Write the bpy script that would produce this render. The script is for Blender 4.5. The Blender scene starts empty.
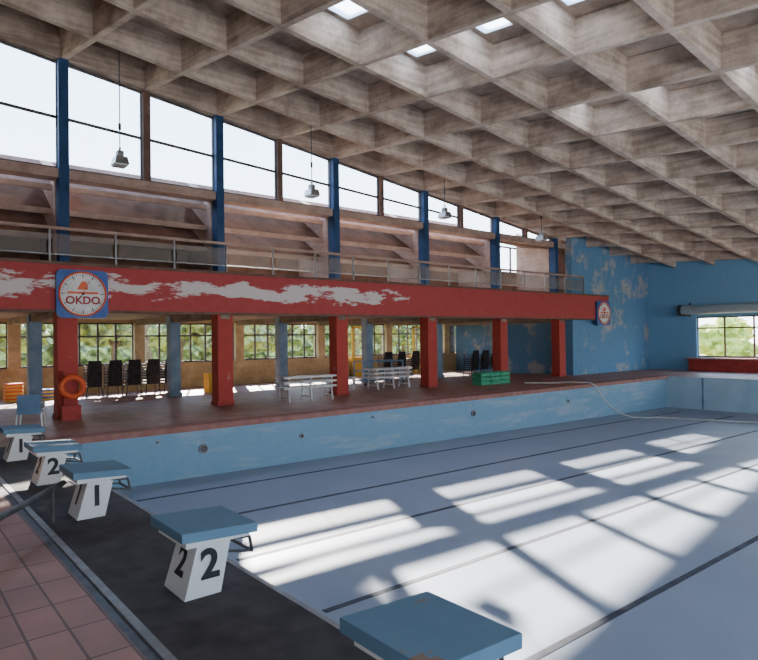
import bpy, math, random
from mathutils import Vector, Matrix
random.seed(3)
SC=bpy.context.scene
COL=SC.collection

# ---------------------------------------------------------------- materials
def nt(name):
    m=bpy.data.materials.new(name); m.use_nodes=True
    t=m.node_tree; t.nodes.clear()
    o=t.nodes.new('ShaderNodeOutputMaterial'); b=t.nodes.new('ShaderNodeBsdfPrincipled')
    t.links.new(b.outputs[0],o.inputs[0]); return m,t,b,o
def noise_mat(name,c1,c2,scale=3,rough=.7,stretch=(1,1,1),lo=.35,hi=.65,bump=0.0,metal=0,detail=6,c3=None,spec=.3):
    m,t,b,o=nt(name); N=t.nodes; L=t.links
    tc=N.new('ShaderNodeTexCoord'); mp=N.new('ShaderNodeMapping'); mp.inputs['Scale'].default_value=stretch
    L.new(tc.outputs['Object'],mp.inputs[0])
    n=N.new('ShaderNodeTexNoise'); n.inputs['Scale'].default_value=scale; n.inputs['Detail'].default_value=detail
    L.new(mp.outputs[0],n.inputs['Vector'])
    r=N.new('ShaderNodeValToRGB'); r.color_ramp.elements[0].position=lo; r.color_ramp.elements[1].position=hi
    r.color_ramp.elements[0].color=(*c1,1); r.color_ramp.elements[1].color=(*c2,1)
    L.new(n.outputs[0],r.inputs[0])
    L.new(r.outputs[0],b.inputs['Base Color'])
    b.inputs['Roughness'].default_value=rough; b.inputs['Metallic'].default_value=metal
    b.inputs['Specular IOR Level'].default_value=spec
    if bump:
        bp=N.new('ShaderNodeBump'); bp.inputs['Strength'].default_value=bump; bp.inputs['Distance'].default_value=.02
        L.new(n.outputs[0],bp.inputs['Height']); L.new(bp.outputs[0],b.inputs['Normal'])
    return m
def worn_mat(name,base,base2,worn,lo,hi,scale=1.2,stretch=(1,1,1),rough=.7,zc=None,zw=.3,ymax=None):
    m,t,b,o=nt(name); N=t.nodes; L=t.links
    tc=N.new('ShaderNodeTexCoord'); mp=N.new('ShaderNodeMapping'); mp.inputs['Scale'].default_value=stretch
    L.new(tc.outputs['Object'],mp.inputs[0])
    n=N.new('ShaderNodeTexNoise'); n.inputs['Scale'].default_value=scale; n.inputs['Detail'].default_value=8; n.inputs['Roughness'].default_value=.65
    L.new(mp.outputs[0],n.inputs['Vector'])
    n2=N.new('ShaderNodeTexNoise'); n2.inputs['Scale'].default_value=7; n2.inputs['Detail'].default_value=6
    L.new(tc.outputs['Object'],n2.inputs['Vector'])
    mixb=N.new('ShaderNodeMix'); mixb.data_type='RGBA'; mixb.inputs[6].default_value=(*base,1); mixb.inputs[7].default_value=(*base2,1)
    L.new(n2.outputs[0],mixb.inputs[0])
    val=n.outputs[0]
    if zc is not None:
        s=N.new('ShaderNodeSeparateXYZ'); L.new(tc.outputs['Object'],s.inputs[0])
        a=N.new('ShaderNodeMath'); a.operation='SUBTRACT'; L.new(s.outputs[2],a.inputs[0]); a.inputs[1].default_value=zc
        ab=N.new('ShaderNodeMath'); ab.operation='ABSOLUTE'; L.new(a.outputs[0],ab.inputs[0])
        mu=N.new('ShaderNodeMath'); mu.operation='MULTIPLY_ADD'; L.new(ab.outputs[0],mu.inputs[0]); mu.inputs[1].default_value=-.35/zw
        L.new(n.outputs[0],mu.inputs[2]); val=mu.outputs[0]
        if ymax is not None:
            g=N.new('ShaderNodeMath'); g.operation='SUBTRACT'; L.new(s.outputs[1],g.inputs[0]); g.inputs[1].default_value=ymax
            g2=N.new('ShaderNodeMath'); g2.operation='MAXIMUM'; L.new(g.outputs[0],g2.inputs[0]); g2.inputs[1].default_value=0
            g3=N.new('ShaderNodeMath'); g3.operation='MULTIPLY_ADD'; L.new(g2.outputs[0],g3.inputs[0]); g3.inputs[1].default_value=-.08; L.new(val,g3.inputs[2]); val=g3.outputs[0]
    mr=N.new('ShaderNodeMapRange'); mr.inputs[1].default_value=lo; mr.inputs[2].default_value=hi; L.new(val,mr.inputs[0])
    mx=N.new('ShaderNodeMix'); mx.data_type='RGBA'; L.new(mr.outputs[0],mx.inputs[0]); L.new(mixb.outputs[2],mx.inputs[6]); mx.inputs[7].default_value=(*worn,1)
    L.new(mx.outputs[2],b.inputs['Base Color']); b.inputs['Roughness'].default_value=rough
    b.inputs['Specular IOR Level'].default_value=.3
    return m
def tile_mat(name,c1,c2,mortar,w,h,ms=.01,rough=.5,axis='XY',offset=.0,bump=.3):
    m,t,b,o=nt(name); N=t.nodes; L=t.links
    tc=N.new('ShaderNodeTexCoord'); src=tc.outputs['Object']
    br=N.new('ShaderNodeTexBrick'); br.offset=offset; br.inputs['Scale'].default_value=1
    br.inputs['Brick Width'].default_value=w; br.inputs['Row Height'].default_value=h; br.inputs['Mortar Size'].default_value=ms
    br.inputs['Color1'].default_value=(*c1,1); br.inputs['Color2'].default_value=(*c2,1); br.inputs['Mortar'].default_value=(*mortar,1)
    L.new(src,br.inputs[0])
    n=N.new('ShaderNodeTexNoise'); n.inputs['Scale'].default_value=1.7; n.inputs['Detail'].default_value=7; L.new(tc.outputs['Object'],n.inputs['Vector'])
    mr=N.new('ShaderNodeMapRange'); mr.inputs[1].default_value=.3; mr.inputs[2].default_value=.7; mr.inputs[3].default_value=.72; mr.inputs[4].default_value=1.12; L.new(n.outputs[0],mr.inputs[0])
    mx=N.new('ShaderNodeVectorMath'); mx.operation='SCALE'; L.new(br.outputs[0],mx.inputs[0]); L.new(mr.outputs[0],mx.inputs['Scale'])
    L.new(mx.outputs[0],b.inputs['Base Color']); b.inputs['Roughness'].default_value=rough; b.inputs['Specular IOR Level'].default_value=.3
    bp=N.new('ShaderNodeBump'); bp.inputs['Strength'].default_value=bump; bp.inputs['Distance'].default_value=.005; bp.invert=True
    L.new(br.outputs['Fac'],bp.inputs['Height']); L.new(bp.outputs[0],b.inputs['Normal'])
    return m
def thin_glass(name,fac,col=(1,1,1)):
    m=bpy.data.materials.new(name); m.use_nodes=True; t=m.node_tree; t.nodes.clear(); N=t.nodes; L=t.links
    o=N.new('ShaderNodeOutputMaterial'); mx=N.new('ShaderNodeMixShader'); tr=N.new('ShaderNodeBsdfTransparent'); g=N.new('ShaderNodeBsdfPrincipled')
    g.inputs['Base Color'].default_value=(*col,1); g.inputs['Roughness'].default_value=.15
    mx.inputs[0].default_value=fac; L.new(tr.outputs[0],mx.inputs[1]); L.new(g.outputs[0],mx.inputs[2]); L.new(mx.outputs[0],o.inputs[0]); return m
def concrete_mat(name,dark,light,board=.35,lo=.40,hi=.60):
    m,t,b,o=nt(name); N=t.nodes; L=t.links
    tc=N.new('ShaderNodeTexCoord')
    n=N.new('ShaderNodeTexNoise'); n.inputs['Scale'].default_value=1.6; n.inputs['Detail'].default_value=10; n.inputs['Roughness'].default_value=.75
    L.new(tc.outputs['Object'],n.inputs['Vector'])
    mp=N.new('ShaderNodeMapping'); mp.inputs['Scale'].default_value=(1.0,1.0,13); L.new(tc.outputs['Object'],mp.inputs[0])
    n2=N.new('ShaderNodeTexNoise'); n2.inputs['Scale'].default_value=.8; n2.inputs['Detail'].default_value=3; L.new(mp.outputs[0],n2.inputs['Vector'])
    hf=N.new('ShaderNodeMix'); hf.inputs[0].default_value=board; L.new(n.outputs[0],hf.inputs[2]); L.new(n2.outputs[0],hf.inputs[3])
    r=N.new('ShaderNodeValToRGB'); r.color_ramp.elements[0].position=lo; r.color_ramp.elements[1].position=hi
    r.color_ramp.elements[0].color=(*dark,1); r.color_ramp.elements[1].color=(*light,1); L.new(hf.outputs[0],r.inputs[0])
    L.new(r.outputs[0],b.inputs['Base Color']); b.inputs['Roughness'].default_value=.9; b.inputs['Specular IOR Level'].default_value=.15
    bp=N.new('ShaderNodeBump'); bp.inputs['Strength'].default_value=.4; bp.inputs['Distance'].default_value=.02; L.new(hf.outputs[0],bp.inputs['Height']); L.new(bp.outputs[0],b.inputs['Normal'])
    return m

M={}
M['conc']=concrete_mat('board_concrete',(.27,.205,.16),(.57,.46,.37),.5)
M['rib']=concrete_mat('rib_concrete',(.33,.255,.20),(.68,.565,.465),.35)
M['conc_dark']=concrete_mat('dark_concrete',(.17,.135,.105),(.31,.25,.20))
M['rear']=concrete_mat('ochre_plaster',(.34,.26,.14),(.52,.42,.24),.1)
M['brown']=concrete_mat('brown_concrete',(.15,.085,.06),(.26,.15,.11),.2)
M['beige']=concrete_mat('beige_concrete',(.30,.20,.16),(.47,.34,.275),.2)
M['redband']=worn_mat('red_paint_worn',(.36,.045,.045),(.45,.08,.075),(.66,.59,.57),.385,.425,scale=2.0,stretch=(1,.45,1.6),zc=2.78,zw=.5,ymax=11)
M['red']=noise_mat('red_paint',(.32,.04,.035),(.43,.06,.052),4)
M['redcol']=worn_mat('red_paint_column',(.38,.045,.04),(.47,.07,.052),(.5,.3,.27),.66,.7,scale=3)
M['bluecol']=noise_mat('blue_paint',(.014,.045,.115),(.022,.065,.165),3)
M['bluegrey']=noise_mat('bluegrey_paint',(.16,.24,.32),(.24,.33,.42),3)
M['bluewall']=worn_mat('blue_wall_paint',(.085,.21,.37),(.13,.28,.45),(.36,.36,.36),.53,.62,scale=1.1)
M['bluewall2']=worn_mat('blue_far_wall_paint',(.16,.36,.56),(.20,.43,.62),(.32,.45,.54),.58,.75,scale=.7)
M['poolblue']=worn_mat('pool_wall_paint',(.17,.325,.45),(.24,.395,.51),(.42,.48,.52),.52,.74,scale=1.5,stretch=(1,.4,2.5))
M['poolend']=noise_mat('pool_end_paint',(.36,.52,.62),(.44,.60,.69),2)
M['poolfloor']=noise_mat('pool_floor_paint',(.275,.325,.415),(.35,.40,.485),.8,rough=.5,lo=.25,hi=.75,detail=10)
M['line']=noise_mat('lane_line_paint',(.055,.055,.075),(.09,.10,.12),5)
M['mat']=noise_mat('rubber_mat',(.045,.041,.044),(.092,.083,.087),5,rough=.8,bump=.3,lo=.3,hi=.7,detail=12)
M['tile']=tile_mat('terracotta_tiles',(.40,.20,.16),(.48,.25,.195),(.18,.095,.08),.42,.21,.008)
M['deck']=tile_mat('deck_tiles',(.36,.19,.155),(.43,.24,.195),(.25,.145,.125),.25,.25,.006)
M['coping']=noise_mat('coping_tiles',(.28,.12,.095),(.38,.18,.14),5)
M['steel']=noise_mat('steel',(.35,.35,.35),(.5,.5,.5),8,rough=.35,metal=.8)
M['trimsteel']=noise_mat('trim_metal',(.22,.21,.21),(.32,.31,.31),8,rough=.5,metal=.4)
M['dsteel']=noise_mat('dark_steel',(.06,.06,.065),(.12,.12,.12),8,rough=.45,metal=.6)
M['frame']=noise_mat('brown_frame',(.12,.065,.05),(.19,.11,.08),4)
M['wframe']=noise_mat('dark_window_frame',(.07,.06,.06),(.13,.11,.11),4)
M['glass']=thin_glass('window_glass',.05)
M['railglass']=thin_glass('railing_glass',.30,(.30,.27,.24))
M['white']=noise_mat('white_paint',(.62,.62,.61),(.78,.78,.77),5,rough=.5)
M['hose']=noise_mat('hose_rubber',(.5,.52,.5),(.65,.66,.62),5,rough=.5)
M['offwhite']=worn_mat('block_base_paint',(.66,.66,.64),(.74,.74,.72),(.40,.37,.33),.62,.72,scale=5)
M['blocktop']=worn_mat('block_top_rubber',(.10,.19,.275),(.135,.245,.34),(.24,.19,.15),.68,.72,scale=4.0)
M['blocktop_rust']=worn_mat('block_top_rusty',(.10,.19,.275),(.135,.245,.34),(.26,.16,.10),.57,.60,scale=3.6)
M['black']=noise_mat('black_plastic',(.012,.012,.014),(.03,.03,.032),8,rough=.5)
M['orange']=noise_mat('orange_plastic',(.70,.10,.03),(.80,.15,.05),4,rough=.5)
M['green']=noise_mat('green_plastic',(.03,.28,.15),(.05,.40,.22),6,rough=.5)
M['yellow']=noise_mat('yellow_paint',(.65,.42,.05),(.75,.52,.08),3)
M['cyan']=noise_mat('blue_plastic',(.03,.09,.33),(.045,.13,.40),4,rough=.4)
M['dullblue']=noise_mat('dull_blue_paint',(.12,.22,.36),(.17,.29,.44),4,rough=.5)
M['grass']=noise_mat('grass',(.14,.16,.05),(.30,.30,.12),1.5)
M['leaf']=noise_mat('foliage',(.05,.065,.02),(.27,.31,.09),2.5,lo=.38,hi=.6,detail=8)
M['leafy']=noise_mat('yellow_foliage',(.25,.30,.04),(.55,.55,.10),3.5)
M['bark']=noise_mat('bark',(.08,.05,.03),(.16,.11,.07),4)
M['duct']=noise_mat('grey_duct',(.28,.36,.40),(.36,.44,.48),2,rough=.45)
M['plaster']=noise_mat('plaster',(.40,.37,.34),(.50,.47,.43),2)
def skymat():
    m=bpy.data.materials.new('frosted_skylight'); m.use_nodes=True; t=m.node_tree; t.nodes.clear(); N=t.nodes
    o=N.new('ShaderNodeOutputMaterial'); a=N.new('ShaderNodeBsdfTranslucent'); a.inputs[0].default_value=(.9,.92,.92,1); b=N.new('ShaderNodeBsdfTransparent')
    mx=N.new('ShaderNodeMixShader'); mx.inputs[0].default_value=.05; t.links.new(a.outputs[0],mx.inputs[1]); t.links.new(b.outputs[0],mx.inputs[2]); t.links.new(mx.outputs[0],o.inputs[0]); return m
M['skylight']=skymat()

# ---------------------------------------------------------------- mesh builder
class MB:
    def __init__(s): s.v=[];s.f=[];s.m=[];s.mats=[]; s.sm=[]
    def mi(s,k):
        if k not in s.mats: s.mats.append(k)
        return s.mats.index(k)
    def add(s,vs,fs,k,smooth=False,mat=None):
        o=len(s.v)
        for p in vs:
            p=Vector(p)
            if mat is not None: p=mat@p
            s.v.append(p)
        i=s.mi(k)
        for f in fs: s.f.append([o+a for a in f]); s.m.append(i); s.sm.append(smooth)
    def box(s,x0,x1,y0,y1,z0,z1,k,mat=None):
        s.prism([(x0,y0),(x1,y0),(x1,y1),(x0,y1)],[z0]*4,[z1]*4,k,mat)
    def prism(s,pts,zb,zt,k,mat=None):
        n=len(pts)
        vs=[(p[0],p[1],zb[i]) for i,p in enumerate(pts)]+[(p[0],p[1],zt[i]) for i,p in enumerate(pts)]
        fs=[list(range(n))[::-1],list(range(n,2*n))]+[[i,(i+1)%n,n+(i+1)%n,n+i] for i in range(n)]
        s.add(vs,fs,k,False,mat)
    def hexa(s,b,t,k,mat=None):
        n=4
        s.add(list(b)+list(t),[[3,2,1,0],[4,5,6,7]]+[[i,(i+1)%n,n+(i+1)%n,n+i] for i in range(4)],k,False,mat)
    def tube(s,p0,p1,r,k,n=12,r2=None,smooth=True,mat=None):
        p0=Vector(p0);p1=Vector(p1); r2=r if r2 is None else r2
        d=(p1-p0).normalized(); u=d.orthogonal().normalized(); w=d.cross(u)
        vs=[];
        for p,rr in((p0,r),(p1,r2)):
            for i in range(n):
                a=2*math.pi*i/n; vs.append(p+u*math.cos(a)*rr+w*math.sin(a)*rr)
        s.add(vs,[[i,(i+1)%n,n+(i+1)%n,n+i] for i in range(n)],k,smooth,mat)
        s.add(vs,[list(range(n))[::-1],list(range(n,2*n))],k,False,mat)
    def torus(s,c,ax,R,r,k,n=28,m=10,seg=None):
        c=Vector(c); ax=Vector(ax).normalized(); u=ax.orthogonal().normalized(); w=ax.cross(u)
        vs=[];fs=[]
        for i in range(n):
            a=2*math.pi*i/n; d=u*math.cos(a)+w*math.sin(a)
            for j in range(m):
                b=2*math.pi*j/m; vs.append(c+d*(R+r*math.cos(b))+ax*r*math.sin(b))
        for i in range(n):
            for j in range(m):
                fs.append([i*m+j,((i+1)%n)*m+j,((i+1)%n)*m+(j+1)%m,i*m+(j+1)%m])
        s.add(vs,fs,k,True)
    def path(s,pts,r,k,n=8):
        for a,b in zip(pts[:-1],pts[1:]): s.tube(a,b,r,k,n)
    def done(s,name,bevel=0,parent=None):
        me=bpy.data.meshes.new(name); me.from_pydata([tuple(v) for v in s.v],[],s.f)
        for k in s.mats: me.materials.append(M[k])
        for p,i,sm in zip(me.polygons,s.m,s.sm): p.material_index=i; p.use_smooth=sm
        me.update(); ob=bpy.data.objects.new(name,me); COL.objects.link(ob)
        if bevel:
            b=ob.modifiers.new('b','BEVEL'); b.width=bevel; b.segments=2; b.limit_method='ANGLE'
        if parent: ob.parent=parent
        return ob
def text(name,body,loc,rot,size,k,parent,ext=.002):
    c=bpy.data.curves.new(name,'FONT'); c.body=body; c.size=size; c.align_x='CENTER'; c.align_y='CENTER'; c.extrude=ext; c.offset=.006*size/.2
    c.materials.append(M[k]); o=bpy.data.objects.new(name,c); o.location=loc; o.rotation_euler=rot; COL.objects.link(o); o.parent=parent; return o

# ---------------------------------------------------------------- dimensions
XL=-14.1     # column plane
XW=-14.5     # clerestory plane
XR=4.0; YB=-4.0; YF=27.7
XB=-20.5     # rear wall of low hall
PX0,PX1,PY0,PY1=-11.0,2.5,2.0,22.9
def zc(x,y): return 7.8-.124*(y-2)-.03*(x-XW)
SK=.153
BAY=3.55; Y0=3.15

# ---------------------------------------------------------------- floor & pool
b=MB()
b.box(XB,PX0,YB,YF,-.25,0,'deck')
b.box(PX0,XR,YB,1.06,-.25,0,'tile')
b.box(PX0,XR,1.06,1.12,-.25,-.005,'dsteel')
b.box(PX0,XR,1.12,1.17,-.25,.01,'trimsteel')
b.box(PX0,XR,1.17,1.965,-.25,.006,'mat')
b.box(PX0,XR,1.965,2.0,-.25,.010,'trimsteel')
b.box(PX1,XR,2.0,YF,-.25,0,'deck')
b.box(PX0,PX1,PY1,YF,-.25,0,'deck')
floor=b.done('floor')
def zf(y): return -.90-.22*(y-PY0)/(PY1-PY0)
b=MB()
b.hexa([(PX0,PY0,-1.4),(PX1,PY0,-1.4),(PX1,PY1,-1.4),(PX0,PY1,-1.4)],[(PX0,PY0,zf(PY0)),(PX1,PY0,zf(PY0)),(PX1,PY1,zf(PY1)),(PX0,PY1,zf(PY1))],'poolfloor')
b.box(PX0-.2,PX0,PY0-.2,PY1+.2,-1.4,-.25,'poolblue')
b.box(PX0-.01,PX0+.004,PY0,PY1,-.3,-.07,'poolblue')
b.box(PX1,PX1+.2,PY0-.2,PY1+.2,-1.4,-.25,'poolblue')
b.box(PX0,PX1,PY0-.2,PY0,-1.4,-.25,'poolblue')
b.box(PX0,PX1,PY1,PY1+.2,-1.4,-.25,'poolend')
b.box(PX0,PX1,PY1-.03,PY1+.001,-1.12,.03,'poolend')
b.box(-9.72,-9.66,PY1-.05,PY1-.03,-1.1,.03,'dullblue')
for x in (-9.95,-8.25,-6.5,-4.75,-3.0,-1.25,.5):
    w=.036; y0,y1=3.2,PY1-1.2
    b.hexa([(x-w,y0,zf(y0)-.005),(x+w,y0,zf(y0)-.005),(x+w,y1,zf(y1)-.005),(x-w,y1,zf(y1)-.005)],[(x-w,y0,zf(y0)+.004),(x+w,y0,zf(y0)+.004),(x+w,y1,zf(y1)+.004),(x-w,y1,zf(y1)+.004)],'line')
b.done('swimming_pool_basin')
b=MB()
b.box(PX0-.35,PX0+.05,PY0-.3,PY1,-.07,.035,'coping')
b.done('trim_1')
for y,z,r in ((4.75,-.42,.09),(6.9,-.42,.055),(12.2,-.42,.09),(3.9,-.2,.03),(8.8,-.2,.03),(16.5,-.42,.06)):
    b=MB(); b.tube((PX0+.005,y,z),(PX0+.03,y,z),r,'trimsteel',20); b.tube((PX0+.03,y,z),(PX0+.04,y,z),r*.72,'dsteel',20); b.torus((PX0+.035,y,z),(1,0,0),r*.85,.008,'steel',20,6)
    b.done('underwater_pool_light')

# ---------------------------------------------------------------- walls
b=MB()
b.box(XR,XR+.25,YB,YF,-.25,1.0,'plaster'); 
b.prism([(XR,YB),(XR+.25,YB),(XR+.25,YF),(XR,YF)],[3.4]*4,[zc(XR,YB)+.7,zc(XR,YB)+.7,zc(XR,YF)+.7,zc(XR,YF)+.7],'plaster')
y=YB
while y<YF:
    b.box(XR,XR+.25,y,min(y+.35,YF),1.0,3.4,'bluegrey'); y+=3.96
b.done('wall_right')
b=MB()
b.prism([(XB,YB-.25),(XR+.25,YB-.25),(XR+.25,YB),(XB,YB)],[-.25]*4,[9.4,8.9,8.9,9.4],'plaster')
b.done('wall_back')
b=MB()
wx0,wx1,wz0,wz1=-11.95,-3.0,.58,2.32
b.box(XL-.3,wx0,YF,YF+.25,-.25,5.4,'bluewall2')
b.box(wx1,XR+.25,YF,YF+.25,-.25,5.4,'bluewall2')
b.box(wx0,wx1,YF,YF+.25,-.25,wz0,'bluewall2')
b.box(wx0,wx1,YF,YF+.25,wz1,5.4,'bluewall2')
b.done('wall_far')
b=MB()
b.box(XL-.3,XL-.005,21.6,YF,-.25,6.2,'bluewall')
b.box(XB,XL-.3,21.6,21.85,-.25,2.3,'bluewall')
b.done('wall_left')
b=MB()
b.prism([(XW-.2,YB),(XW,YB),(XW,1.30),(XW-.2,1.30)],[3.2]*4,[zc(XW,YB)+.6]*2+[zc(XW,1.3)+.6]*2,'beige')  # offscreen windows closed solid, added to keep sun off the start deck
b.done('wall_left_start')
b=MB()
b.box(XB-.25,XB,YB,21.85,-.25,.85,'rear'); b.box(XB-.25,XB,YB,21.85,2.2,2.6,'rear')
y=Y0-2*BAY
while y<21.8:
    b.box(XB-.25,XB+.1,y-.16,y+.16,.85,2.2,'rear'); y+=BAY
b.done('wall_rear_hall')
def window(name,axis,c,a0,a1,z0,z1,nv,nh,k='wframe',t=.05,zt2=None,glass='glass'):
    zt2=z1 if zt2 is None else zt2
    m=MB()
    def top(a): return z1+(zt2-z1)*(a-a0)/(a1-a0)
    def bx(p0,p1,q0,q1,qq0=None,qq1=None):
        qq0=q0 if qq0 is None else qq0; qq1=q1 if qq1 is None else qq1
        if axis=='X': pts=[(c-t/2,p0),(c+t/2,p0),(c+t/2,p1),(c-t/2,p1)]; zb=[q0,q0,qq0,qq0]; zt=[q1,q1,qq1,qq1]
        else: pts=[(p0,c-t/2),(p1,c-t/2),(p1,c+t/2),(p0,c+t/2)]; zb=[q0,qq0,qq0,q0]; zt=[q1,qq1,qq1,q1]
        m.prism(pts,zb,zt,k)
    for i in range(nv+1):
        a=a0+(a1-a0)*i/nv; aa0=max(a0,a-t/2); aa1=min(a1,a+t/2)
        bx(aa0,aa1,z0,top(aa0),z0,top(aa1))
    bx(a0,a1,z0,z0+t)
    bx(a0,a1,top(a0)-t,top(a0),top(a1)-t,top(a1))
    for j in nh:
        if top(a0)-z0>.25: bx(a0,a1,z0+(z1-z0)*j-t/2,z0+(z1-z0)*j+t/2,z0+(zt2-z0)*j-t/2,z0+(zt2-z0)*j+t/2)
    if axis=='X': vs=[(c,a0,z0),(c,a1,z0),(c,a1,top(a1)),(c,a0,top(a0))]
    else: vs=[(a0,c,z0),(a1,c,z0),(a1,c,top(a1)),(a0,c,top(a0))]
    m.add(vs,[[0,1,2,3]],glass)
    return m.done(name)
wn=1
y=Y0-2*BAY
while y<21:
    a1=min(y+BAY-.16,21.6)
    window('window_%d'%wn,'X',XB-.1,y+.16,a1,.85,2.2,6,(.68,),t=.055); wn+=1
    y+=BAY
window('window_%d'%wn,'Y',YF+.1,wx0,wx1,wz0,wz1,8,(.72,),k='frame',t=.06); wn+=1

# ---------------------------------------------------------------- clerestory
SILL=5.3
half=BAY/2
k=-1
while True:
    ya=Y0+half*k; yb=ya+half
    if ya>21: break
    yb=min(yb,21.5)
    t0=zc(XW,ya)-.02; t1=zc(XW,yb)-.02
    if t0-SILL>.15:
        t1=max(t1,SILL+.06)
        window('window_%d'%wn,'X',XW,ya+.09,yb-.09,SILL,t0,1,(.48,) if t0-SILL>1.0 else (),k='wframe',t=.055,zt2=t1); wn+=1
    k+=1
k=-1
while True:
    y=Y0+half*k
    if y>21: break
    z1=zc(XW,y)-.01
    b=MB()
    if k%2==0:
        b.box(XW-.10,XW+.20,y-.10,y+.10,3.2,z1,'bluecol')
        b.box(XW-.12,XW+.22,y-.13,y+.13,3.2,3.28,'bluecol')
        b.done('blue_column',bevel=.01)
    else:
        b.box(XW-.08,XW+.10,y-.075,y+.075,SILL,z1,'frame')
        b.done('window_mullion_post')
    k+=1
b=MB()
b.box(XW-.25,XW+.14,1.31,21.6,SILL-.20,SILL,'beige')
b.done('trim_2')
b=MB()
b.prism([(XW-.2,YB),(XW+.15,YB),(XW+.15,YF),(XW-.2,YF)],[zc(XW,YB),zc(XW,YB),zc(XW,YF),zc(XW,YF)],[zc(XW,YB)+.75,zc(XW,YB)+.75,zc(XW,YF)+.75,zc(XW,YF)+.75],'conc')
b.done('trim_3')
b=MB()
k=-2
while True:
    y=Y0+BAY*k
    if y>21: break
    b.hexa([(-16.2,y-.12,3.2),(XW-.1,y-.12,3.2),(XW-.1,y+.12,3.2),(-16.2,y+.12,3.2)],
           [(-16.2,y-.12,5.9),(XW-.1,y-.12,5.08),(XW-.1,y+.12,5.08),(-16.2,y+.12,5.9)],'beige')
    k+=1
for zl in (3.95,4.5,5.03):
    th=.05
    b.hexa([(-16.2,YB,zl+.87-th),(-14.9,YB,zl-th),(-14.9,17.2,zl-th),(-16.2,17.2,zl+.87-th)],
           [(-16.2,YB,zl+.87),(-14.9,YB,zl),(-14.9,17.2,zl),(-16.2,17.2,zl+.87)],'brown')
    b.box(-14.93,-14.85,YB,17.2,zl-.10,zl+.02,'beige')
b.hexa([(-16.2,17.2,5.75),(-14.6,17.2,5.05),(-14.6,21.6,5.05),(-16.2,21.6,5.3)],
       [(-16.2,17.2,5.85),(-14.6,17.2,5.15),(-14.6,21.6,5.15),(-16.2,21.6,5.4)],'brown')
b.box(-16.35,-16.2,YB,21.6,3.2,4.2,'brown')
b.box(-16.35,-16.2,YB,6.7,4.2,5.25,'brown')  # added solid rear wall, blocks sun through the start-end gallery bays
b.box(-16.35,XL-.3,21.6,21.75,3.2,5.4,'brown')
b.done('gallery_sunshade_slabs')
window('window_%d'%wn,'X',-16.27,17.4,21.5,4.2,5.3,4,(),t=.06); wn+=1
b=MB()
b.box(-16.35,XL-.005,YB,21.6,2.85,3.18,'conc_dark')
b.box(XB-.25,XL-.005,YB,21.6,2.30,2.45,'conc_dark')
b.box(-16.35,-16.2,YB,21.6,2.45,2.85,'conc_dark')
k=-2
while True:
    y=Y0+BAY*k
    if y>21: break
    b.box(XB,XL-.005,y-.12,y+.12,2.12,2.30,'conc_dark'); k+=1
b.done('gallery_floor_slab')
b=MB()
b.box(XL,XL+.18,YB,24.0,2.27,3.2,'redband')
b.done('gallery_parapet_band')
b=MB()
b.box(XL-.0,XL+.22,YB,24.0,3.2,3.26,'frame')
b.box(XL+.0,XL+.20,YB,24.0,2.22,2.27,'frame')
b.done('trim_4')
b=MB()
b.box(XB-.6,-16.35,YB,21.85,2.6,2.8,'conc_dark'); b.done('low_roof_slab')

# railing
b=MB()
xr=XL+.08
b.box(xr-.04,xr+.04,YB,22.3,3.93,3.99,'beige')
b.tube((xr,YB,3.42),(xr,22.3,3.42),.015,'steel',8)
y=YB+.3
while y<22.4:
    b.box(xr-.025,xr+.025,y-.02,y+.02,3.26,3.95,'trimsteel')
    if y+1.3<22.4: b.box(xr-.006,xr+.006,y+.06,y+1.24,3.42,3.84,'railglass')
    y+=1.3
b.done('gallery_railing')

for k in range(-1,6):
    y=Y0+BAY*k
    if y<21:
        b=MB(); b.box(XL-.39,XL-.01,y-.2,y+.2,0,2.3,'redcol'); b.box(XL-.41,XL+.0,y-.22,y+.22,0,.1,'red'); b.done('red_column',bevel=.012)
        b=MB(); b.box(-17.6,-17.3,y-.17,y+.13,0,2.3,'bluegrey'); b.box(-17.63,-17.27,y-.2,y+.16,0,.12,'bluegrey'); b.done('bluegrey_column',bevel=.01)

# ---------------------------------------------------------------- coffered ceiling
DEP=.66
b=MB()
AX=[XW+1.65*i for i in range(0,12)]
for x in AX:
    if x>XR: continue
    w=.065; w2=.09
    pts=[(x-w,YB),(x+w,YB),(x+w,YF),(x-w,YF)]
    vb=[(p[0],p[1],zc(x,p[1])) for p in pts]; vt=[(x-w2,YB,zc(x,YB)+DEP),(x+w2,YB,zc(x,YB)+DEP),(x+w2,YF,zc(x,YF)+DEP),(x-w2,YF,zc(x,YF)+DEP)]
    b.hexa(vb,vt,'rib')
for k in range(-8,16):
    ys=Y0+half*k
    xs=XW; xe=XR+.2
    if ys+SK*(xs-XW)<YB: xs=XW+(YB-ys)/SK
    if ys+SK*(xe-XW)>YF: xe=XW+(YF-ys)/SK
    if xe-xs<.3: continue
    w=.065; w2=.09
    def P(x,dy,dz): 
        y=ys+SK*(x-XW); return (x,y+dy,zc(x,y)+dz)
    b.hexa([P(xs,-w,.004),P(xe,-w,.004),P(xe,w,.004),P(xs,w,.004)],[P(xs,-w2,DEP-.004),P(xe,-w2,DEP-.004),P(xe,w2,DEP-.004),P(xs,w2,DEP-.004)],'rib')
sky=[(-8.8,9.2),(-7,9.4),(-6.8,11.5),(-5,11.8),(-8.8,7),(-5.5,9.8),(-3.4,12),(-3.0,14.5)]
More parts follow.
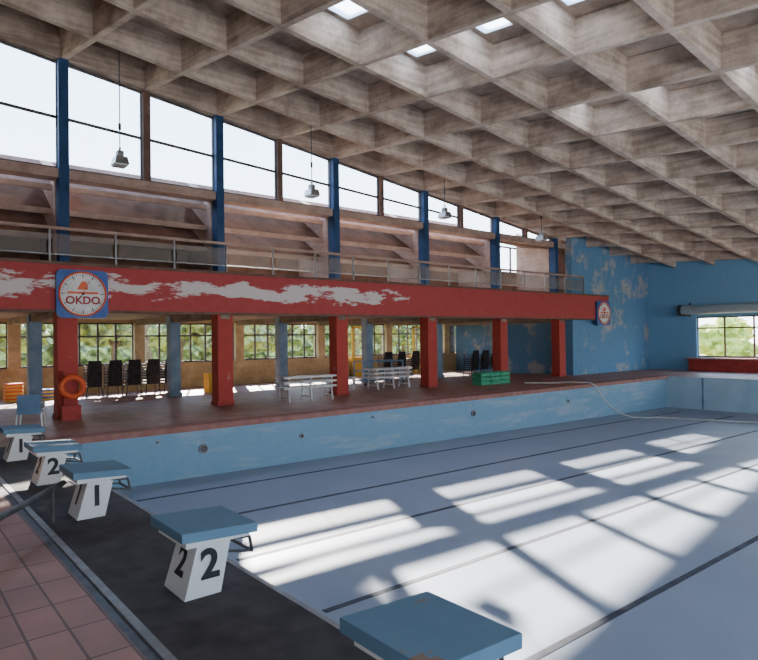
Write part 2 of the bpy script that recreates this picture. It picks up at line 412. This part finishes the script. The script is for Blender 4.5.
for i in range(12):
    for k in range(-9,16):
        x0=XW+1.65*i; x1=min(x0+1.65,XR+.25)
        if x0>XR: continue
        yA=lambda u,v:(Y0+half*(k+v)+SK*(x0+(x1-x0)*u-XW))
        def Q(u,v): return (x0+(x1-x0)*u,min(max(yA(u,v),YB-.25),YF+.25))
        pts=[Q(0,0),Q(1,0),Q(1,1),Q(0,1)]
        if pts[2][1]-pts[1][1]<.01 and pts[3][1]-pts[0][1]<.01: continue
        hit=False
        for sx,sy in sky:
            yy=sy-SK*(sx-XW)
            if x0<=sx<x1 and Y0+half*k<=yy<Y0+half*(k+1): hit=True
        def slab(u0,u1,v0,v1,kk,t):
            p=[Q(u0,v0),Q(u1,v0),Q(u1,v1),Q(u0,v1)]; zb=[zc(*q)+DEP for q in p]
            b.prism(p,zb,[z+t for z in zb],kk)
        if hit:
            u0,u1,v0,v1=.12,.48,.36,.74
            slab(0,1,0,v0,'conc',.12); slab(0,1,v1,1,'conc',.12); slab(0,u0,v0,v1,'conc',.12); slab(u1,1,v0,v1,'conc',.12)
            slab(u0,u1,v0,v1,'skylight',.02)
        else: slab(0,1,0,1,'conc',.12)
b.done('ceiling')

# ---------------------------------------------------------------- pendant lamps
for (x,y) in ((-13,3.9),(-13,8.55),(-13,13.3),(-13,18.1)):
    z=5.3 if y<15 else 5.05
    top=zc(x,y)+.05
    b=MB(); b.tube((x,y,z+.2),(x,y,top+.5),.012,'dsteel',8)
    b.tube((x,y,z+.62),(x,y,z+.75),.03,'dsteel',10)
    b.hexa([(x-.17,y-.14,z-.1),(x+.17,y-.14,z-.1),(x+.17,y+.14,z-.1),(x-.17,y+.14,z-.1)],[(x-.14,y-.11,z+.05),(x+.14,y-.11,z+.05),(x+.14,y+.11,z+.05),(x-.14,y+.11,z+.05)],'steel')
    b.box(x-.07,x+.07,y-.06,y+.06,z+.05,z+.18,'trimsteel')
    b.box(x-.15,x+.15,y-.12,y+.12,z-.13,z-.1,'white')
    b.torus((x,y,z+.22),(0,1,0),.05,.01,'steel',14,6)
    b.done('pendant_floodlight')

# ---------------------------------------------------------------- clocks
def clock(y,z,x=XL+.2,s=.5):
    b=MB(); n=8; r=.12; pts=[]
    for cx,cz,a0 in((s-r,s-r,0),(-s+r,s-r,90),(-s+r,-s+r,180),(s-r,-s+r,270)):
        for i in range(n+1):
            a=math.radians(a0+90*i/n); pts.append((cx+r*math.cos(a),cz+r*math.sin(a)))
    N=len(pts)
    vs=[(x,y+p[0],z+p[1]) for p in pts]+[(x+.08,y+p[0],z+p[1]) for p in pts]
    b.add(vs,[list(range(N)),list(range(N,2*N))[::-1]]+[[i,(i+1)%N,N+(i+1)%N,N+i] for i in range(N)],'cyan')
    b.tube((x+.08,y,z),(x+.095,y,z),s*.92,'white',40)
    b.torus((x+.095,y,z),(1,0,0),s*.9,.02,'orange',40,6)
    for i in range(60):
        a=2*math.pi*i/60; L=.04 if i%5 else .08
        d=Vector((0,math.sin(a),math.cos(a))); c=Vector((x+.097,y,z)); 
        b.tube(c+d*(s*.84),c+d*(s*.84-L),.005 if i%5 else .011,'black',4)
    b.tube((x+.10,y,z),(x+.10,y+.12,z+.26),.008,'orange',6); b.tube((x+.10,y,z),(x+.10,y-.1,z-.12),.008,'black',6)
    b.tube((x+.09,y,z),(x+.115,y,z),.025,'black',14)
    b.box(x+.094,x+.099,y-.3,y+.3,z+.0,z+.045,'orange')
    b.hexa([(x+.094,y-.12,z+.09),(x+.099,y-.12,z+.09),(x+.099,y+.1,z+.09),(x+.094,y+.1,z+.09)],[(x+.094,y-.02,z+.26),(x+.099,y-.02,z+.26),(x+.099,y+.06,z+.26),(x+.094,y+.06,z+.26)],'orange')
    o=b.done('wall_clock')
    text('clock_lettering','OKDO',(x+.1,y,z-.14),(math.pi/2,0,math.pi/2),.22,'red',o)
clock(3.38,2.60); clock(23.45,2.5,s=.5)

# ---------------------------------------------------------------- starting blocks
def block(x,y,num,h=.45,rust=False,sx=.27,sy=.25):
    b=MB(); kt='blocktop_rust' if rust else 'blocktop'
    hb=h-.07; wx=.15
    yb0,yb1=y-.20,y+.04; yt0,yt1=y-.09,y+.13
    b.hexa([(x-wx-.02,yb0,.006),(x+wx+.02,yb0,.006),(x+wx+.02,yb1,.006),(x-wx-.02,yb1,.006)],[(x-wx,yt0,hb),(x+wx,yt0,hb),(x+wx,yt1,hb),(x-wx,yt1,hb)],'offwhite')
    b.hexa([(x-sx,y-sy,h-.06),(x+sx,y-sy,h-.06),(x+sx,y+sy,h-.085),(x-sx,y+sy,h-.085)],[(x-sx,y-sy,h),(x+sx,y-sy,h),(x+sx,y+sy,h-.025),(x-sx,y+sy,h-.025)],kt)
    b.box(x-sx+.04,x+sx-.04,y-sy+.04,y+sy-.04,h-.11,h-.065,'offwhite')
    yy=y+sy-.06
    b.path([(x-.15,yy-.1,h-.12),(x-.15,yy+.06,h-.14),(x-.15,yy+.08,h-.24),(x+.15,yy+.08,h-.24),(x+.15,yy+.06,h-.14),(x+.15,yy-.1,h-.12)],.012,'dsteel',8)
    b.path([(x-.15,yy+.08,h-.24),(x-.13,yt1-.08,h-.2)],.010,'dsteel',8); b.path([(x+.15,yy+.08,h-.24),(x+.13,yt1-.08,h-.2)],.010,'dsteel',8)
    o=b.done('starting_block',bevel=.012)
    text('number_side',num,(x+wx+.018,y-.03,h*.43),(math.pi/2,0,math.pi/2),.25,'black',o).rotation_euler=(math.pi/2-.05,0,math.pi/2)
    th=math.atan2(.11,hb)
    text('number_rear',num,(x,(yb0+yt0)/2-.004,h*.43),(math.pi/2-th,0,0),.25,'black',o)
block(-1.74,1.66,'3',h=.50,sx=.26,sy=.24,rust=True)
block(-3.85,1.66,'2')
block(-6.15,1.60,'1')
block(-7.9,1.60,'2')
block(-9.75,1.58,'1')

b=MB(); b.tube((-4.9,.34,.27),(-6.2,1.34,.32),.026,'dsteel',12); b.tube((-5.05,.46,.27),(-5.05,.46,0),.02,'dsteel',10); b.tube((-6.05,1.22,.31),(-6.05,1.22,0),.014,'dsteel',8); b.done('steel_rail')

# ---------------------------------------------------------------- lifebuoy on stand
b=MB(); yy=3.12; xx=XL+.2
b.torus((xx+.07,yy+.05,.68),(1,-.3,0),.20,.06,'orange',36,12)
b.box(xx-.08,xx+.0,yy-.10,yy+.14,.2,1.0,'red'); b.box(xx-.08,xx+.14,yy-.16,yy+.2,0.001,.30,'red')
b.done('lifebuoy')
def chair(name,x,y,kseat='white',n=1,rot=0,h=.42,kb=None):
    b=MB(); mt=Matrix.Translation((x,y,0))@Matrix.Rotation(rot,4,'Z'); kb=kb or kseat
    for i in range(n):
        z=h+i*.08
        b.box(-.2,.2,-.2,.2,z,z+.025,kseat,mt)
        b.hexa([(-.2,.18,z),(.2,.18,z),(.2,.21,z),(-.2,.21,z)],[(-.17,.27,z+.36),(.17,.27,z+.36),(.17,.3,z+.36),(-.17,.3,z+.36)],kb,mt)
        for s in(-1,1):
            b.tube((s*.2,.19,z+.2),(s*.2,-.15,z+.2),.014,'dsteel' if n>1 else kseat,6,mat=mt)
            b.tube((s*.2,-.15,z+.2),(s*.2,-.17,z),.014,'dsteel' if n>1 else kseat,6,mat=mt)
    for sx in(-1,1):
        for sy in(-1,1): b.tube((sx*.19,sy*.18,h),(sx*.22,sy*.22,0),.016,kseat if n==1 else 'dsteel',8,mat=mt)
    return b.done(name)
chair('plastic_chair',-12.9,2.25,'white',1,-1.9,h=.30,kb='dullblue')
for (x,y,n) in ((-19,4.9,6),(-19,5.45,6),(-19,6.0,6),(-19,6.55,6),(-19,7.1,6),(-18.5,1.2,4),(-18.3,15.3,6),(-18.3,15.95,6),(-18.6,17.0,6),(-18.6,17.7,6),(-16.5,18.2,6),(-16.5,18.8,6),(-16.5,19.4,6),(-16.5,20.0,6)):
    chair('stacked_chairs',x,y,'black',n,random.uniform(-.1,.1)+1.57+3.14,h=.30)

def bench(x,y,L=1.8,stack=2,k='white',rot=0):
    b=MB(); mt=Matrix.Translation((x,y,0))@Matrix.Rotation(rot,4,'Z')
    for s in range(stack):
        z=.34+.13*s
        for j in range(4): b.box(-.24+.125*j,-.14+.125*j,-L/2,L/2,z,z+.045,k,mt)
        for yy in(-L/2+.15,0,L/2-.15):
            b.box(-.24,.235,yy-.02,yy+.02,z-.04,z,k,mt)
            if s==0:
                b.tube((-.2,yy,z-.03),(-.26,yy,0),.024,k,8,mat=mt); b.tube((.2,yy,z-.03),(.26,yy,0),.024,k,8,mat=mt); b.tube((-.24,yy,.12),(.24,yy,.12),.018,k,8,mat=mt)
            else:
                b.tube((-.2,yy,z-.03),(-.2,yy,z-.1),.014,k,8,mat=mt); b.tube((.2,yy,z-.03),(.2,yy,z-.1),.014,k,8,mat=mt)
    b.done('slatted_bench')
bench(-13.6,8.7,1.6,3); bench(-15.0,12.7,1.6,3); bench(-15.7,11.3,1.0,1)

b=MB()
for sx in range(3):
    for lv in range(3):
        x0,y0,z0=-13.9,15.4+.5*sx,.14*lv
        for (a,c_) in ((0,.03),(.37,.4)):
            b.box(x0+a,x0+c_,y0,y0+.46,z0,z0+.10,'green')
        b.box(x0+.03,x0+.37,y0,y0+.03,z0,z0+.10,'green'); b.box(x0+.03,x0+.37,y0+.43,y0+.46,z0,z0+.10,'green'); b.box(x0+.03,x0+.37,y0+.03,y0+.43,z0,z0+.02,'green')
        b.box(x0-.015,x0+.415,y0-.015,y0+.475,z0+.11,z0+.125,'green')
b.done('green_crate_stack')
b=MB(); x,y=-16.6,13.6
for s in(-1,1):
    for q in(-.3,.3):
        b.tube((x+q,y+s*.85,.05),(x+q,y+s*.85,.8),.03,'dullblue'); b.tube((x+q,y+s*.85-.02,.05),(x+q,y+s*.85+.02,.05),.05,'black',12)
for z in (.15,.48,.8):
    for q in(-.3,.3): b.tube((x+q,y-.85,z),(x+q,y+.85,z),.025,'dullblue')
    for j in range(5): b.box(x-.3,x+.3,y-.8+j*.37,y-.68+j*.37,z-.01,z+.01,'dullblue')
b.done('storage_trolley')
def kick(x,y,n,k):
    b=MB()
    for i in range(n):
        z=.05*i; o=random.uniform(-.03,.03)
        pts=[(-.2,-.15),(.2,-.15),(.2,.15),(.12,.27),(0,.3),(-.12,.27),(-.2,.15)]
        b.prism([(x+o+p[0],y+p[1]) for p in pts],[z]*7,[z+.045]*7,k[i%len(k)])
    b.done('kickboard_pile')
kick(-18.0,8.05,12,['yellow']); kick(-19.4,2.9,10,['yellow','orange']); kick(-19.4,2.2,7,['orange','yellow']); kick(-19.3,3.7,6,['yellow','cyan'])
for q,yy in enumerate((15.6,19.0)):
    b=MB(); X0=XB+.12; b.box(X0,X0+.1,yy-.35,yy-.27,0,2.1,'yellow'); b.box(X0,X0+.1,yy+.27,yy+.35,0,2.1,'yellow'); b.box(X0,X0+.1,yy-.35,yy+.35,2.02,2.1,'yellow'); b.box(X0+.02,X0+.06,yy-.27,yy+.27,0,.8,'yellow'); b.box(X0+.02,X0+.04,yy-.27,yy+.27,.8,2.02,'glass'); b.box(X0+.06,X0+.09,yy+.18,yy+.22,.6,.75,'dsteel'); b.done('door_%d'%(q+1))
cu=bpy.data.curves.new('garden_hose','CURVE'); cu.dimensions='3D'; cu.bevel_depth=.024; cu.bevel_resolution=3
pts=[(-12.9,16.9,.03),(-12.3,17.3,.03),(-11.3,17.7,.07),(-10.9,17.8,.02),(-10.7,18.1,-.5),(-10.2,18.8,-1.04),(-9.6,19.3,-1.05),(-8.9,19.6,-1.06),(-8.0,19.9,-1.06),(-6.5,20.3,-1.06),(-4,19.6,-1.06)]
sp=cu.splines.new('BEZIER'); sp.bezier_points.add(len(pts)-1)
for bp,p in zip(sp.bezier_points,pts): bp.co=p; bp.handle_left_type=bp.handle_right_type='AUTO'
cu.materials.append(M['hose']); ho=bpy.data.objects.new('garden_hose',cu); COL.objects.link(ho)
b=MB()
b.tube((-12.35,YF-.4,2.62),(-3,YF-.4,2.62),.2,'duct',20); b.tube((-12.5,YF-.4,2.62),(-12.35,YF-.4,2.62),.24,'dsteel',20)
for x in(-12.2,-9.2,-6.2,-3.2): b.box(x-.03,x+.03,YF-.65,YF-.005,2.36,2.44,'dsteel'); b.box(x-.03,x+.03,YF-.06,YF-.005,2.36,2.95,'dsteel')
b.done('ventilation_duct')
b=MB(); b.box(-12.1,-3,YF-.5,YF-.01,.0,.5,'red'); b.box(-12.2,-2.9,YF-.55,YF-.01,.5,.56,'coping'); b.done('red_bench_ledge',bevel=.008)

# ---------------------------------------------------------------- outside
b=MB(); b.box(-90,XB-.3,-60,90,-.5,-.3,'grass'); b.box(XB-.3,60,YF+.3,90,-.5,-.3,'grass'); b.done('ground_lawn')
def blob(b,c,r,k,sq=.85):
    import bmesh
    bm=bmesh.new(); bmesh.ops.create_icosphere(bm,subdivisions=3,radius=1)
    vs=[]
    for v in bm.verts:
        f=1+random.uniform(-.25,.25); vs.append((c[0]+v.co.x*r*f,c[1]+v.co.y*r*f,c[2]+v.co.z*r*sq*f))
    b.add(vs,[[v.index for v in f.verts] for f in bm.faces],k); bm.free()
for i in range(22):
    b=MB(); x=-26+random.uniform(-1.5,1.5); y=-14+i*3.0+random.uniform(-1,1)
    b.tube((x,y,-.3),(x+.1,y,1.9),.13,'bark',8,.1)
    for a in((.5,.4),(-.4,.5),(.2,-.5)): b.tube((x+.1,y,1.2),(x+a[0],y+a[1],2.3),.06,'bark',6,.04)
    for j in range(9): blob(b,(x+random.uniform(-1.0,1.0),y+random.uniform(-1.4,1.4),2.1+random.uniform(-.7,.9)),random.uniform(.4,.8),'leaf')
    b.done('tree')
for i in range(5):
    b=MB(); x=-13+i*3; y=34+random.uniform(-1,1)
    b.tube((x,y,-.3),(x,y,1.2),.1,'bark',8)
    for j in range(5): blob(b,(x+random.uniform(-1,1),y+random.uniform(-.7,.7),1.1+random.uniform(-.6,.6)),random.uniform(.6,.95),'leafy')
    b.done('yellow_shrub')
b=MB()
for i in range(54): blob(b,(-40+random.uniform(-1,1),-22+i*2.0,1.0+random.uniform(-.3,.7)),1.75,'leaf')
b.done('hedge')
b=MB()  # added tree, crown out of view, blocks sun from the start deck
tx,ty=-30.5,10.4
b.tube((tx,ty,-.3),(tx,ty,13.8),.16,'bark',10,.11)
for (dx,dy) in ((0,-1.6),(0,1.5),(.8,3.2),(-.6,.4),(.5,-.5)): b.tube((tx,ty,13.7),(tx+dx,ty+dy,16.4),.09,'bark',6,.05)
for iy in range(9):
    for iz in range(4):
        yy=7.7+iy*.86; zz=16.3+iz*.85
        blob(b,(tx+random.uniform(-.5,.5),yy+random.uniform(-.15,.15),zz+.25*math.sin(iy*.8)),.78,'leaf',.8)
b.done('sun_blocker_pine')

# ---------------------------------------------------------------- world & sun
w=bpy.data.worlds.new('sky'); SC.world=w; w.use_nodes=True; t=w.node_tree; t.nodes.clear(); N=t.nodes; L=t.links
o=N.new('ShaderNodeOutputWorld'); bg=N.new('ShaderNodeBackground'); tc=N.new('ShaderNodeTexCoord'); s=N.new('ShaderNodeSeparateXYZ'); r=N.new('ShaderNodeValToRGB')
L.new(tc.outputs['Generated'],s.inputs[0]); L.new(s.outputs[2],r.inputs[0]); L.new(r.outputs[0],bg.inputs[0]); L.new(bg.outputs[0],o.inputs[0])
r.color_ramp.elements[0].position=0; r.color_ramp.elements[0].color=(.95,.96,1,1)
r.color_ramp.elements[1].position=.55; r.color_ramp.elements[1].color=(.40,.61,1,1)
e=r.color_ramp.elements.new(.25); e.color=(.62,.79,1,1)
bg.inputs[1].default_value=8.3
sd=bpy.data.lights.new('sun','SUN'); sd.energy=46; sd.angle=math.radians(1.0); sd.color=(1,.93,.84)
so=bpy.data.objects.new('sun',sd); COL.objects.link(so)
so.rotation_euler=Vector((1.5,-.67,-1)).to_track_quat('-Z','Y').to_euler(); so.location=(-30,15,20)

# ---------------------------------------------------------------- camera
cd=bpy.data.cameras.new('camera'); cam=bpy.data.objects.new('camera',cd); COL.objects.link(cam); SC.camera=cam
f=616.; cd.sensor_width=36; cd.sensor_fit='HORIZONTAL'; cd.lens=36*f/758; cd.clip_start=.05; cd.clip_end=500
yaw=math.radians(50.6); pitch=math.radians(.74); roll=.0136
F=Vector((-math.sin(yaw)*math.cos(pitch),math.cos(yaw)*math.cos(pitch),math.sin(pitch)))
R=Vector((math.cos(yaw),math.sin(yaw),0)); U=R.cross(F)
R2=R*math.cos(roll)-U*math.sin(roll); U2=U*math.cos(roll)+R*math.sin(roll)
m=Matrix((R2,U2,-F)).transposed().to_4x4(); m.translation=(0,0,1.6)
cam.matrix_world=m
